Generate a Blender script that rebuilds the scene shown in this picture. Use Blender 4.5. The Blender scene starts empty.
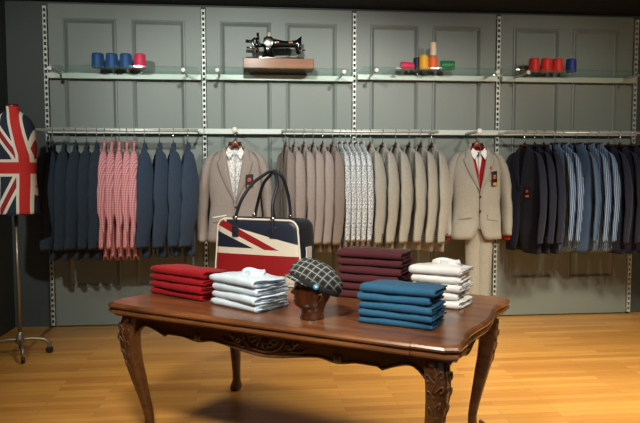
import bpy, bmesh, math, random
from mathutils import Vector, Matrix, Euler
random.seed(7)
sc = bpy.context.scene
COL = sc.collection
PI = math.pi
R = math.radians

# ------------------------------------------------------------------ camera, world, lights, exposure
def s2l(c):
    out = []
    for v in c:
        v /= 255.0
        out.append(v / 12.92 if v <= 0.04045 else ((v + 0.055) / 1.055) ** 2.4)
    return tuple(out)

CAM = Vector((1.765, -5.453, 1.331))
yaw, pitch, roll = -0.0974, 0.0638, -0.0009
fwd = Vector((-math.sin(yaw) * math.cos(pitch), math.cos(yaw) * math.cos(pitch), -math.sin(pitch)))
rgt = fwd.cross(Vector((0, 0, 1))).normalized()
upv = rgt.cross(fwd)
cr, sr = math.cos(roll), math.sin(roll)
rgt, upv = cr * rgt + sr * upv, -sr * rgt + cr * upv
cam_data = bpy.data.cameras.new('camera')
cam = bpy.data.objects.new('camera', cam_data)
COL.objects.link(cam)
M = Matrix((rgt, upv, -fwd)).transposed().to_4x4()
M.translation = CAM
cam.matrix_world = M
cam_data.sensor_width = 36.0
cam_data.lens = 620.0 / 640.0 * 36.0
cam_data.clip_start = 0.05
sc.camera = cam

w = bpy.data.worlds.new('world')
sc.world = w
w.use_nodes = True
w.node_tree.nodes['Background'].inputs[0].default_value = (*s2l((238, 235, 228)), 1)
w.node_tree.nodes['Background'].inputs[1].default_value = 0.30

def spot(name, loc, target, watts, color, angle=70, blend=0.8, size=0.05):
    d = bpy.data.lights.new(name, 'SPOT')
    d.energy = watts
    d.color = color
    d.spot_size = R(angle)
    d.spot_blend = blend
    d.shadow_soft_size = size
    o = bpy.data.objects.new(name, d)
    COL.objects.link(o)
    o.location = loc
    o.rotation_euler = (Vector(target) - Vector(loc)).to_track_quat('-Z', 'Y').to_euler()
    return o

COOL = (0.97, 1.0, 0.93)
NEUT = (1.0, 0.95, 0.87)
WARM = (1.0, 0.89, 0.66)
ZL = 2.72
# track spots washing the garment wall
spot('wall_spot', (0.2, -3.6, ZL), (0.3, 0.0, 1.45), 185, COOL, 62)
spot('wall_spot', (1.7, -2.8, ZL), (1.75, 0.0, 1.65), 215, COOL, 64)
spot('wall_spot', (3.0, -2.6, ZL), (2.75, 0.0, 1.40), 150, NEUT, 64)
spot('wall_spot', (4.1, -3.4, ZL), (3.9, 0.0, 1.30), 115, NEUT, 58)
spot('wall_spot', (5.2, -3.4, ZL), (4.9, 0.0, 1.25), 70, WARM, 62)
# downlights over the table and the floor
spot('table_spot', (1.3, -4.2, ZL), (1.9, -2.6, 0.7), 260, NEUT, 60, size=0.22)
spot('table_spot', (2.9, -4.3, ZL), (2.4, -2.7, 0.7), 200, NEUT, 60, size=0.22)
spot('floor_spot', (4.3, -2.6, ZL), (4.2, -1.8, 0.0), 680, WARM, 95, size=0.22)
spot('floor_spot', (3.1, -1.5, ZL), (3.0, -1.3, 0.0), 170, WARM, 75, size=0.22)
spot('floor_spot', (1.2, -1.5, ZL), (1.2, -1.4, 0.0), 120, WARM, 75, size=0.22)
spot('floor_spot', (1.3, -4.2, ZL), (1.5, -2.4, 0.0), 220, WARM, 70, size=0.22)

sc.view_settings.view_transform = 'Standard'
sc.view_settings.look = 'None'
sc.view_settings.gamma = 1.0
sc.view_settings.use_curve_mapping = False
sc.view_settings.exposure = 0.08

# ------------------------------------------------------------------ materials
class NX:
    """small helper to write node arithmetic"""
    def __init__(self, m):
        self.nt = m.node_tree
    def n(self, t):
        return self.nt.nodes.new(t)
    def put(self, sock, v):
        if isinstance(v, (int, float)):
            sock.default_value = v
        elif isinstance(v, tuple):
            sock.default_value = (*v, 1) if len(v) == 3 else v
        else:
            self.nt.links.new(v, sock)
    def m(self, op, a, b=0.0):
        k = self.n('ShaderNodeMath')
        k.operation = op
        self.put(k.inputs[0], a)
        self.put(k.inputs[1], b)
        return k.outputs[0]
    def gt(self, a, b): return self.m('GREATER_THAN', a, b)
    def lt(self, a, b): return self.m('LESS_THAN', a, b)
    def add(self, a, b): return self.m('ADD', a, b)
    def mul(self, a, b): return self.m('MULTIPLY', a, b)
    def mx(self, a, b): return self.m('MAXIMUM', a, b)
    def lin(self, x, y, a, b, c):
        return self.add(self.add(self.mul(x, a), self.mul(y, b)), c)
    def mix(self, f, a, b):
        k = self.n('ShaderNodeMix')
        k.data_type = 'RGBA'
        self.put(k.inputs[0], f)
        self.put(k.inputs[6], a)
        self.put(k.inputs[7], b)
        return k.outputs[2]
    def obj(self):
        k = self.n('ShaderNodeTexCoord')
        s = self.n('ShaderNodeSeparateXYZ')
        self.nt.links.new(k.outputs['Object'], s.inputs[0])
        return k.outputs['Object'], s.outputs[0], s.outputs[1], s.outputs[2]
    def noise(self, vec, scale, detail=3, rough=0.5):
        k = self.n('ShaderNodeTexNoise')
        k.inputs['Scale'].default_value = scale
        k.inputs['Detail'].default_value = detail
        k.inputs['Roughness'].default_value = rough
        self.nt.links.new(vec, k.inputs['Vector'])
        return k.outputs['Fac']
    def scalevec(self, vec, s):
        k = self.n('ShaderNodeMapping')
        k.inputs['Scale'].default_value = s
        self.nt.links.new(vec, k.inputs['Vector'])
        return k.outputs[0]
    def bump(self, h, strength, dist=0.002):
        k = self.n('ShaderNodeBump')
        k.inputs['Strength'].default_value = strength
        k.inputs['Distance'].default_value = dist
        self.nt.links.new(h, k.inputs['Height'])
        self.nt.links.new(k.outputs[0], self.bsdf().inputs['Normal'])
    def bsdf(self):
        return self.nt.nodes['Principled BSDF']
    def color(self, c):
        self.put(self.bsdf().inputs['Base Color'], c)

def mat(name, rgb, rough=0.6, metal=0.0, var=0.0, vscale=8.0, bump=0.0, bscale=300.0, coat=0.0, sheen=0.0, spec=None):
    m = bpy.data.materials.new(name)
    m.use_nodes = True
    x = NX(m)
    b = x.bsdf()
    c = s2l(rgb)
    b.inputs['Roughness'].default_value = rough
    b.inputs['Metallic'].default_value = metal
    if coat:
        b.inputs['Coat Weight'].default_value = coat
        b.inputs['Coat Roughness'].default_value = 0.15
    if sheen:
        b.inputs['Sheen Weight'].default_value = sheen
    if spec is not None:
        b.inputs['Specular IOR Level'].default_value = spec
    v = None
    if var or bump:
        v = x.obj()[0]
    if var:
        f = x.noise(v, vscale)
        lo = tuple(q * (1 - var) for q in c)
        hi = tuple(min(1, q * (1 + var)) for q in c)
        x.color(x.mix(f, lo, hi))
    else:
        x.color(c)
    if bump:
        x.bump(x.noise(v, bscale, 2), bump)
    return m

def cloth(name, rgb, var=0.15, rough=0.9):
    return mat(name, rgb, rough, 0, var, 60, 0.35, 500, sheen=0.08, spec=0.15)

def wood(name, dark, light, scale=(1.5, 14, 14), rough=0.35, coat=0.3, nscale=3.0):
    m = bpy.data.materials.new(name)
    m.use_nodes = True
    x = NX(m)
    v = x.obj()[0]
    g = x.noise(x.scalevec(v, scale), nscale, 6, 0.65)
    f = x.m('MULTIPLY_ADD', g, 2.2)
    f.node.inputs[2].default_value = -0.6
    f.node.use_clamp = True
    x.color(x.mix(f, s2l(dark), s2l(light)))
    x.bump(g, 0.12, 0.002)
    b = x.bsdf()
    b.inputs['Roughness'].default_value = rough
    b.inputs['Coat Weight'].default_value = coat
    b.inputs['Coat Roughness'].default_value = 0.2
    return m

def mat_floor():
    m = bpy.data.materials.new('oak_floor')
    m.use_nodes = True
    x = NX(m)
    v = x.obj()[0]
    br = x.n('ShaderNodeTexBrick')
    x.nt.links.new(v, br.inputs['Vector'])
    br.inputs['Scale'].default_value = 1.0
    br.inputs['Brick Width'].default_value = 0.85
    br.inputs['Row Height'].default_value = 0.062
    br.inputs['Mortar Size'].default_value = 0.0012
    br.inputs['Color1'].default_value = (*s2l((220, 164, 80)), 1)
    br.inputs['Color2'].default_value = (*s2l((176, 117, 48)), 1)
    br.inputs['Mortar'].default_value = (*s2l((96, 54, 24)), 1)
    br.offset_frequency = 2
    br.offset = 0.37
    g = x.noise(x.scalevec(v, (2.2, 34, 1)), 2.0, 6, 0.65)
    big = x.noise(x.scalevec(v, (0.8, 6, 1)), 1.3, 2)
    c = x.mix(x.mul(g, 0.7), br.outputs[0], s2l((140, 82, 34)))
    c = x.mix(x.mul(big, 0.35), c, s2l((230, 178, 98)))
    x.color(c)
    b = x.bsdf()
    b.inputs['Roughness'].default_value = 0.38
    b.inputs['Coat Weight'].default_value = 0.25
    b.inputs['Coat Roughness'].default_value = 0.25
    x.bump(g, 0.05, 0.001)
    return m

def mat_gingham(name, ca, cb, per):
    m = bpy.data.materials.new(name)
    m.use_nodes = True
    x = NX(m)
    _, X, Y, Z = x.obj()
    h = x.add(X, Y)
    a = x.gt(x.m('SINE', x.mul(h, 2 * PI / per)), 0.0)
    b = x.gt(x.m('SINE', x.mul(Z, 2 * PI / per)), 0.0)
    x.color(x.mix(x.mul(x.add(a, b), 0.5), s2l(ca), s2l(cb)))
    x.bsdf().inputs['Roughness'].default_value = 0.9
    return m

def mat_stripe(name, ca, cb, per, frac=0.0):
    m = bpy.data.materials.new(name)
    m.use_nodes = True
    x = NX(m)
    v, X, Y, Z = x.obj()
    h = x.add(x.add(X, Y), x.mul(Z, 0.12))
    a = x.gt(x.m('SINE', x.mul(h, 2 * PI / per)), frac)
    x.color(x.mix(a, s2l(ca), s2l(cb)))
    x.bsdf().inputs['Roughness'].default_value = 0.9
    return m

def mat_floral(name, ca, cb, scale=90, thr=0.5):
    m = bpy.data.materials.new(name)
    m.use_nodes = True
    x = NX(m)
    v = x.obj()[0]
    a = x.gt(x.noise(v, scale, 2, 0.6), thr)
    x.color(x.mix(a, s2l(ca), s2l(cb)))
    x.bsdf().inputs['Roughness'].default_value = 0.9
    return m

def mat_plaid(name):
    m = bpy.data.materials.new(name)
    m.use_nodes = True
    x = NX(m)
    v, X, Y, Z = x.obj()
    a = x.lin(X, Z, 0.62, 0.78, 0.0)
    b = x.lin(X, Z, 0.78, -0.62, 0.0)
    b = x.add(b, x.mul(Y, -0.5))
    a = x.add(a, x.mul(Y, 0.35))
    def bands(c, per, half):
        f = x.m('FRACT', x.mul(c, 1 / per))
        return x.lt(x.m('ABSOLUTE', x.add(f, -0.5)), half)
    per = 0.030
    broad = x.mx(bands(a, per, 0.20), bands(b, per, 0.20))
    thin = x.mx(bands(a, per, 0.035), bands(b, per, 0.035))
    c = x.mix(x.mul(broad, 0.4), s2l((30, 32, 33)), s2l((92, 98, 95)))
    c = x.mix(thin, c, s2l((168, 172, 166)))
    x.color(c)
    x.bsdf().inputs['Roughness'].default_value = 0.9
    return m

RED = s2l((152, 30, 34))
CREAM = s2l((226, 219, 202))
NAVY = s2l((32, 38, 56))

def mat_bag_flag():
    m = bpy.data.materials.new('bag_flag')
    m.use_nodes = True
    x = NX(m)
    _, X, Y, Z = x.obj()
    u = x.m('MULTIPLY_ADD', X, 1 / 0.56); u.node.inputs[2].default_value = 0.5
    v = x.mul(Z, 1 / 0.365)
    c = CREAM
    # horizontal red bar
    bar = x.mul(x.gt(v, 0.15), x.lt(v, 0.455))
    c = x.mix(bar, c, RED)
    # navy upper field, right of the saltire
    up1 = x.mul(x.gt(x.lin(u, v, 0.34, 1.0, -0.955), 0.0), x.gt(u, 0.155))
    c = x.mix(up1, c, NAVY)
    # navy triangle at the left
    tri = x.mul(x.lt(x.lin(u, v, 0.60, 1.0, -0.835), 0.0), x.mul(x.gt(v, 0.55), x.gt(u, 0.03)))
    c = x.mix(tri, c, NAVY)
    # red diagonal
    d1 = x.gt(x.lin(u, v, 0.66, 1.0, -0.93), 0.0)
    d2 = x.lt(x.lin(u, v, 0.68, 1.0, -1.05), 0.0)
    c = x.mix(x.mul(x.mul(d1, d2), x.gt(v, 0.535)), c, RED)
    x.color(c)
    x.bsdf().inputs['Roughness'].default_value = 0.45
    return m

def mat_form_flag():
    m = bpy.data.materials.new('form_flag')
    m.use_nodes = True
    x = NX(m)
    _, X, Y, Z = x.obj()
    cz = 1.36
    lean = x.mul(x.mx(x.add(Z, -1.45), 0.0), 0.24)
    u = x.add(x.add(X, -0.098), lean)
    v = x.add(Z, -cz)
    au = x.m('ABSOLUTE', u)
    av = x.m('ABSOLUTE', v)
    c = NAVY
    d = x.m('ABSOLUTE', x.lin(au, av, 0.86, -0.42, 0.0))
    c = x.mix(x.lt(d, 0.036), c, CREAM)
    c = x.mix(x.lt(d, 0.016), c, RED)
    edge = x.lt(x.m('ABSOLUTE', x.add(X, 0.075)), 0.017)
    c = x.mix(edge, c, CREAM)
    c = x.mix(x.mx(x.lt(au, 0.048), x.lt(av, 0.060)), c, CREAM)
    c = x.mix(x.mx(x.lt(au, 0.030), x.lt(av, 0.040)), c, s2l((196, 40, 36)))
    x.color(c)
    x.bsdf().inputs['Roughness'].default_value = 0.85
    return m

def mat_glass():
    m = bpy.data.materials.new('shelf_glass')
    m.use_nodes = True
    x = NX(m)
    nt = m.node_tree
    nt.nodes.remove(x.bsdf())
    out = nt.nodes['Material Output']
    t = x.n('ShaderNodeBsdfTransparent')
    t.inputs[0].default_value = (0.86, 0.94, 0.92, 1)
    g = x.n('ShaderNodeBsdfGlossy')
    g.inputs['Roughness'].default_value = 0.03
    fr = x.n('ShaderNodeFresnel')
    fr.inputs[0].default_value = 1.45
    mx = x.n('ShaderNodeMixShader')
    nt.nodes.remove(fr)
    mx.inputs[0].default_value = 0.10
    nt.links.new(t.outputs[0], mx.inputs[1])
    nt.links.new(g.outputs[0], mx.inputs[2])
    nt.links.new(mx.outputs[0], out.inputs[0])
    return m

def mat_thread(name, rgb):
    m = bpy.data.materials.new(name)
    m.use_nodes = True
    x = NX(m)
    _, X, Y, Z = x.obj()
    s = x.m('SINE', x.add(x.mul(Z, 900), x.mul(X, 120)))
    c = s2l(rgb)
    x.color(x.mix(x.m('MULTIPLY_ADD', s, 0.5), tuple(q * 0.8 for q in c), c))
    x.bump(s, 0.25, 0.001)
    x.bsdf().inputs['Roughness'].default_value = 0.5
    x.bsdf().inputs['Sheen Weight'].default_value = 0.2
    return m

MT = {
    'floor': mat_floor(),
    'panel': mat('grey_green_panel_paint', (124, 132, 126), 0.45, 0, 0.05, 3),
    'dark_wall': mat('charcoal_wall_paint', (64, 70, 69), 0.6, 0, 0.06, 3),
    'black': mat('black_ceiling_paint', (14, 14, 14), 0.8),
    'metal': mat('satin_steel', (212, 212, 204), 0.35, 0.45),
    'pale_metal': mat('pale_painted_metal', (198, 204, 196), 0.4, 0.2),
    'chrome': mat('chrome', (215, 215, 210), 0.18, 1.0),
    'pole': mat('worn_steel', (150, 140, 122), 0.4, 0.8),
    'slot_shade': mat('upright_slot_shade', (38, 38, 34), 0.8),
    'rubber': mat('black_rubber', (22, 22, 22), 0.6),
    'glass': mat_glass(),
    'table': wood('walnut_table', (50, 28, 14), (100, 60, 32), (1.6, 16, 16), 0.3, 0.35),
    'table_top': wood('table_top_wood', (66, 38, 21), (142, 90, 54), (1.2, 7, 7), 0.28, 0.4),
    'carving': wood('worn_carving', (60, 36, 20), (112, 78, 46), (8, 8, 8), 0.45, 0.2),
    'hanger': wood('hanger_wood', (52, 22, 14), (92, 44, 26), (4, 20, 20), 0.35, 0.3),
    'hanger_red': wood('red_brown_hanger_wood', (84, 34, 20), (132, 62, 36), (4, 20, 20), 0.35, 0.3),
    'head': wood('mannequin_wood', (40, 18, 9), (86, 44, 21), (6, 6, 2.5), 0.25, 0.5),
    'oak': wood('oak_base', (110, 62, 22), (158, 92, 36), (1.5, 12, 12), 0.5, 0.1),
    'blue_suit': cloth('blue_suiting', (47, 58, 70)),
    'blue_suit_b': cloth('slate_blue_suiting', (51, 63, 80)),
    'navy_suit': cloth('navy_suiting', (34, 38, 54)),
    'taupe': cloth('taupe_suiting', (150, 138, 131)),
    'taupe_dark': cloth('dark_taupe_suiting', (130, 118, 110)),
    'tan': cloth('tan_suiting', (152, 149, 139)),
    'gingham': mat_gingham('red_gingham', (226, 180, 180), (188, 80, 92), 0.013),
    'floral': mat_floral('grey_floral', (132, 138, 142), (212, 214, 214), 105, 0.5),
    'floral_light': mat_floral('pale_floral', (176, 172, 172), (238, 236, 232), 90, 0.44),
    'stripe': mat_stripe('blue_stripe', (60, 84, 120), (150, 172, 198), 0.019, 0.45),
    'denim': mat_stripe('denim_fine_stripe', (52, 74, 104), (86, 112, 144), 0.012, 0.1),
    'white': cloth('white_cotton', (232, 232, 230), 0.03),
    'pale_blue': cloth('pale_blue_cotton', (206, 222, 236), 0.03),
    'red_cloth': cloth('red_knit', (152, 16, 28), 0.12),
    'maroon': cloth('maroon_cotton', (84, 41, 47), 0.12),
    'steel_blue': cloth('steel_blue_cotton', (44, 92, 124), 0.12),
    'black_plastic': mat('black_plastic', (20, 20, 20), 0.4),
    'button': mat('dark_button', (34, 26, 22), 0.4),
    'gold': mat('gold_label', (196, 130, 46), 0.5),
    'rust': mat('rust_label', (184, 74, 36), 0.6),
    'white_card': mat('white_card', (232, 230, 222), 0.7),
    'leather': mat('navy_leather', (38, 42, 54), 0.4, 0, 0.15, 30, 0.15, 200),
    'piping': mat('cream_piping', (236, 230, 214), 0.5),
    'bag_flag': mat_bag_flag(),
    'form_flag': mat_form_flag(),
    'plaid': mat_plaid('charcoal_plaid'),
    'cap_band': mat('black_cap_band', (20, 22, 24), 0.9),
    'blue_button': mat('blue_badge', (70, 150, 196), 0.4),
    'machine': mat('black_enamel', (12, 12, 13), 0.15, 0, coat=0.5),
    'thread_blue': mat_thread('thread_blue', (18, 84, 146)),
    'thread_pink': mat_thread('thread_pink', (226, 44, 92)),
    'thread_red': mat_thread('thread_red', (232, 42, 32)),
    'thread_royal': mat_thread('thread_royal', (24, 52, 142)),
    'thread_navy': mat_thread('thread_navy', (26, 34, 66)),
    'thread_yellow': mat_thread('thread_yellow', (250, 184, 36)),
    'thread_orange': mat_thread('thread_orange', (246, 106, 28)),
    'thread_cream': mat_thread('thread_cream', (240, 216, 180)),
    'thread_green': mat_thread('thread_green', (26, 122, 66)),
    'core': mat('card_core', (196, 176, 150), 0.8),
}

# ------------------------------------------------------------------ mesh helpers
def link(name, bm, m, parent=None, smooth=True, loc=None, rz=0.0):
    bmesh.ops.recalc_face_normals(bm, faces=bm.faces)
    me = bpy.data.meshes.new(name)
    bm.to_mesh(me)
    bm.free()
    for mm in (m if isinstance(m, (list, tuple)) else [m]):
        me.materials.append(mm)
    for p in me.polygons:
        p.use_smooth = smooth
    o = bpy.data.objects.new(name, me)
    COL.objects.link(o)
    if parent:
        o.parent = parent
    if loc is not None:
        o.location = loc
        o.rotation_euler.z = rz
    return o

def tag(o, label, cat, group=None):
    o['label'] = label
    o['category'] = cat
    if group:
        o['group'] = group
    return o

def thing(name, label, cat, loc=(0, 0, 0), rz=0.0, group=None):
    o = bpy.data.objects.new(name, None)
    o.empty_display_size = 0.05
    COL.objects.link(o)
    o.location = loc
    o.rotation_euler.z = rz
    return tag(o, label, cat, group)

def struct(o):
    o['kind'] = 'structure'
    return o

def loft(bm, rings, closed=True, caps=True):
    vs = [[bm.verts.new(p) for p in r] for r in rings]
    n = len(vs[0])
    for i in range(len(vs) - 1):
        for j in range(n if closed else n - 1):
            k = (j + 1) % n
            bm.faces.new((vs[i][j], vs[i][k], vs[i + 1][k], vs[i + 1][j]))
    if caps and closed:
        bm.faces.new(vs[0][::-1])
        bm.faces.new(vs[-1])
    return vs

def box(bm, lo, hi, bev=0.0):
    r = bmesh.ops.create_cube(bm, size=1.0)
    c = [(a + b) / 2 for a, b in zip(lo, hi)]
    s = [b - a for a, b in zip(lo, hi)]
    for v in r['verts']:
        v.co = Vector((c[i] + v.co[i] * s[i] for i in range(3)))
    if bev:
        es = set()
        for v in r['verts']:
            es.update(v.link_edges)
        bmesh.ops.bevel(bm, geom=list(es), offset=bev, segments=2, affect='EDGES', profile=0.5)

def frame_of(d):
    d = d.normalized()
    a = Vector((0, 0, 1)) if abs(d.z) < 0.9 else Vector((1, 0, 0))
    x = d.cross(a).normalized()
    return x, d.cross(x).normalized()

def tube(bm, pts, r, seg=10, closed=False, caps=True):
    pts = [Vector(p) for p in pts]
    n = len(pts)
    rings = []
    px = None
    for i, p in enumerate(pts):
        if closed:
            d = pts[(i + 1) % n] - pts[i - 1]
        else:
            d = pts[min(i + 1, n - 1)] - pts[max(i - 1, 0)]
        d.normalize()
        if px is None:
            x, y = frame_of(d)
        else:
            x = (px - d * px.dot(d)).normalized()
            y = d.cross(x)
        px = x
        rr = r[i] if isinstance(r, (list, tuple)) else r
        rings.append([p + rr * (math.cos(t) * x + math.sin(t) * y) for t in (2 * PI * k / seg for k in range(seg))])
    if closed:
        rings.append(rings[0])
        vs = [[bm.verts.new(q) for q in rg] for rg in rings[:-1]]
        for i in range(n):
            for j in range(seg):
                k = (j + 1) % seg
                bm.faces.new((vs[i][j], vs[i][k], vs[(i + 1) % n][k], vs[(i + 1) % n][j]))
    else:
        loft(bm, rings, True, caps)

def smooth_path(pts, sub=6):
    pts = [Vector(p) for p in pts]
    out = []
    for i in range(len(pts) - 1):
        p0, p1, p2, p3 = pts[max(i - 1, 0)], pts[i], pts[i + 1], pts[min(i + 2, len(pts) - 1)]
        for k in range(sub):
            t = k / sub
            out.append(0.5 * ((2 * p1) + (p2 - p0) * t + (2 * p0 - 5 * p1 + 4 * p2 - p3) * t * t + (3 * p1 - p0 - 3 * p2 + p3) * t ** 3))
    out.append(pts[-1])
    return out

def cyl(bm, a, b, r, seg=20, r2=None, bev=0.0):
    a, b = Vector(a), Vector(b)
    d = b - a
    L = d.length
    d.normalize()
    x, y = frame_of(d)
    r2 = r if r2 is None else r2
    def ring(t, rr):
        return [a + d * (t * L) + rr * (math.cos(q) * x + math.sin(q) * y) for q in (2 * PI * k / seg for k in range(seg))]
    if bev:
        e = bev / L
        rs = [ring(0, r - bev), ring(e * .3, r - bev * .3), ring(e, r), ring(1 - e, r2), ring(1 - e * .3, r2 - bev * .3), ring(1, r2 - bev)]
    else:
        rs = [ring(0, r), ring(1, r2)]
    loft(bm, rs)

def ell(bm, c, rad, rot=None, seg=12):
    r = bmesh.ops.create_uvsphere(bm, u_segments=seg, v_segments=max(6, seg // 2), radius=1.0)
    mt = Matrix.Diagonal((*rad, 1))
    if rot is not None:
        mt = rot.to_4x4() @ mt
    mt = Matrix.Translation(c) @ mt
    for v in r['verts']:
        v.co = mt @ v.co

def sgnpow(c, e):
    return math.copysign(abs(c) ** e, c)

def interp(rows, z):
    """rows sorted by falling z: (z, a, b, ...)"""
    if z >= rows[0][0]:
        return rows[0][1:]
    for p, q in zip(rows, rows[1:]):
        if q[0] <= z <= p[0]:
            t = (p[0] - z) / (p[0] - q[0])
            return tuple(a + (b - a) * t for a, b in zip(p[1:], q[1:]))
    return rows[-1][1:]

# ------------------------------------------------------------------ setting
XW0, XW1, YB = -0.33, 7.2, -9.0
H = 2.735
bm = bmesh.new(); box(bm, (XW0 - .1, YB, -0.1), (XW1 + .1, 0.2, 0.0)); struct(link('floor', bm, MT['floor'], smooth=False))
bm = bmesh.new(); box(bm, (XW0 - .1, YB, H + .02), (XW1 + .1, 0.2, H + 0.14)); struct(link('ceiling', bm, MT['black'], smooth=False))
bm = bmesh.new(); box(bm, (XW0 - .1, 0.03, 0.0), (XW1 + .1, 0.2, H + .02)); struct(link('wall_back', bm, MT['dark_wall'], smooth=False))
bm = bmesh.new(); box(bm, (XW0 - .1, YB, 0.0), (XW0, 0.03, H + .02)); struct(link('wall_left', bm, MT['dark_wall'], smooth=False))
bm = bmesh.new(); box(bm, (XW1, YB, 0.0), (XW1 + .1, 0.03, H + .02)); struct(link('wall_right', bm, MT['dark_wall'], smooth=False))

BAY = 1.3
def panel_board(i):
    """grey door-like board with two tall recessed fields"""
    bm = bmesh.new()
    xs = [0.022, 0.14, 0.575, 0.70, 1.145, 1.278]
    zs = [0.012, 0.343, 2.615, 2.732]
    for a in range(5):
        for b in range(3):
            x0, x1, z0, z1 = xs[a], xs[a + 1], zs[b], zs[b + 1]
            if b == 1 and a in (1, 3):
                prof = [(0, 0), (0.004, -0.008), (0.014, -0.010), (0.024, -0.002), (0.034, 0.008), (0.040, 0.010)]
                prev = None
                for ins, y in prof:
                    rg = [bm.verts.new(p) for p in ((x0 + ins, y, z0 + ins), (x1 - ins, y, z0 + ins), (x1 - ins, y, z1 - ins), (x0 + ins, y, z1 - ins))]
                    if prev:
                        for k in range(4):
                            bm.faces.new((prev[k], prev[(k + 1) % 4], rg[(k + 1) % 4], rg[k]))
                    prev = rg
                bm.faces.new(prev)
            else:
                bm.faces.new([bm.verts.new(p) for p in ((x0, 0, z0), (x1, 0, z0), (x1, 0, z1), (x0, 0, z1))])
    bmesh.ops.remove_doubles(bm, verts=bm.verts, dist=1e-5)
    # board edges back to the wall
    ring0 = [bm.verts.new(p) for p in ((xs[0], 0, zs[0]), (xs[-1], 0, zs[0]), (xs[-1], 0, zs[-1]), (xs[0], 0, zs[-1]))]
    ring1 = [bm.verts.new((v.co.x, 0.03, v.co.z)) for v in ring0]
    for k in range(4):
        bm.faces.new((ring0[k], ring0[(k + 1) % 4], ring1[(k + 1) % 4], ring1[k]))
    o = struct(link('trim_%d' % (i + 1), bm, MT['panel'], smooth=False, loc=(i * BAY, 0, 0)))
    return o
for i in range(4):
    panel_board(i)

ORD = ['first', 'second', 'third', 'fourth', 'fifth', 'sixth']
# slotted uprights
for i in range(5):
    t = thing('slotted_upright', ['pale slotted metal upright at the left end of the panelled wall', 'pale slotted metal upright between the first and second wall panels, left of the taupe suit',
              'pale slotted metal upright between the second and third wall panels, behind the floral shirts', 'slotted metal upright right of the tan suit, its lower slots showing beside the trousers',
              'dark slotted upright at the right end of the panelled wall'][i], 'shelf upright', (i * BAY, 0, 0), 0, 'slotted uprights on the back wall')
    bm = bmesh.new()
    z0, z1 = 0.02, 2.71
    for s in (-1, 1):
        box(bm, (s * 0.0125 - 0.0028, -0.022, z0), (s * 0.0125 + 0.0028, 0.028, z1))
    z = z0
    while z < z1 - 0.02:
        box(bm, (-0.0098, -0.021, z), (0.0098, -0.014, z + 0.020))
        z += 0.046
    link('channel', bm, MT['pale_metal'], t, smooth=False)
    bm = bmesh.new()
    box(bm, (-0.008, -0.008, z0), (0.008, 0.028, z1))
    link('slot_shade_strip', bm, MT['slot_shade'], t, smooth=False)  # dark-coloured strip behind the rungs, painted to stand for shade inside the slots

# glass shelves, each on a wall bar with two bracket arms
ZGS = [2.168, 2.172, 2.190, 2.190]
for i in range(4):
    wh = ['with the three blue thread cones and one pink', 'with the sewing machine', 'with the mixed coloured thread cones', 'with the three red thread cones and one blue'][i]
    t = thing('glass_shelf', 'clear glass wall shelf ' + wh, 'shelf', (i * BAY, 0, ZGS[i]), 0, 'glass shelves on the back wall')
    bm = bmesh.new()
    box(bm, (0.09 if i == 0 else 0.025, -0.36, -0.004), (BAY - 0.025, -0.03, 0.004), 0.0015)
    link('glass_pane', bm, MT['glass'], t, smooth=False)
    bm = bmesh.new()
    box(bm, (0.02, -0.062, -0.058), (BAY - 0.02, -0.036, -0.012), 0.003)
    link('wall_bar', bm, MT['pale_metal'], t, smooth=False)
    for xx in ((0.135, BAY - 0.135)):
        bm = bmesh.new()
        box(bm, (xx - 0.007, -0.335, -0.032), (xx + 0.007, -0.06, -0.012), 0.002)
        a = link('bracket_arm', bm, MT['metal'], t, smooth=False)
        bm = bmesh.new()
        cyl(bm, (xx, -0.352, -0.022), (xx, -0.334, -0.022), 0.017, 16, None, 0.004)
        link('end_knob', bm, MT['white_card'], a)
    for xx in (0.03, BAY - 0.03):
        bm = bmesh.new()
        box(bm, (xx - 0.004, -0.05, -0.05), (xx + 0.004, -0.0225, -0.02))
        link('wall_hook', bm, MT['pale_metal'], t, smooth=False)

# hang bar along the wall, per bay, and the projecting hang rails
ZR = 1.667
for i in range(4):
    t = thing('wall_bar', ['pale rectangular bar along the wall behind the navy and gingham clothes', 'pale rectangular bar along the wall carrying the taupe suit',
              'pale rectangular bar along the wall behind the tan jackets', 'pale rectangular bar along the wall behind the navy and striped clothes at right'][i],
              'bar', (i * BAY, 0, ZR), 0, 'wall bars')
    bm = bmesh.new()
    box(bm, (0.0, -0.066, -0.012), (BAY - 0.002, -0.042, 0.034), 0.003)
    link('bar', bm, MT['pale_metal'], t, smooth=False)
    for xx in (0.012, BAY - 0.012):
        bm = bmesh.new()
        box(bm, (xx - 0.004, -0.045, -0.01), (xx + 0.004, -0.0225, 0.03))
        link('wall_hook', bm, MT['pale_metal'], t, smooth=False)
RAIL_R = 0.0125
for (x0, x1, lab) in ((0.0, 1.27, 'steel hang rail at left carrying blue jackets and pink gingham shirts'),
                      (1.95, 3.275, 'steel hang rail in the middle carrying taupe jackets, floral shirts and tan jackets'),
                      (3.885, 5.55, 'steel hang rail at right carrying navy jackets and blue striped shirts')):
    t = thing('hang_rail', lab, 'clothes rail', ((x0 + x1) / 2, -0.3, ZR), 0, 'hang rails')
    h = (x1 - x0) / 2
    bm = bmesh.new()
    tube(bm, [(-h, 0, 0), (h, 0, 0)], RAIL_R, 14)
    link('tube', bm, MT['metal'], t)
    for s in (-1, 1):
        xx = s * (h - 0.012)
        bm = bmesh.new()
        box(bm, (xx - 0.006, 0.005, -0.010), (xx + 0.006, 0.2335, 0.010), 0.002)
        link('support_arm', bm, MT['metal'], t, smooth=False)

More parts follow.
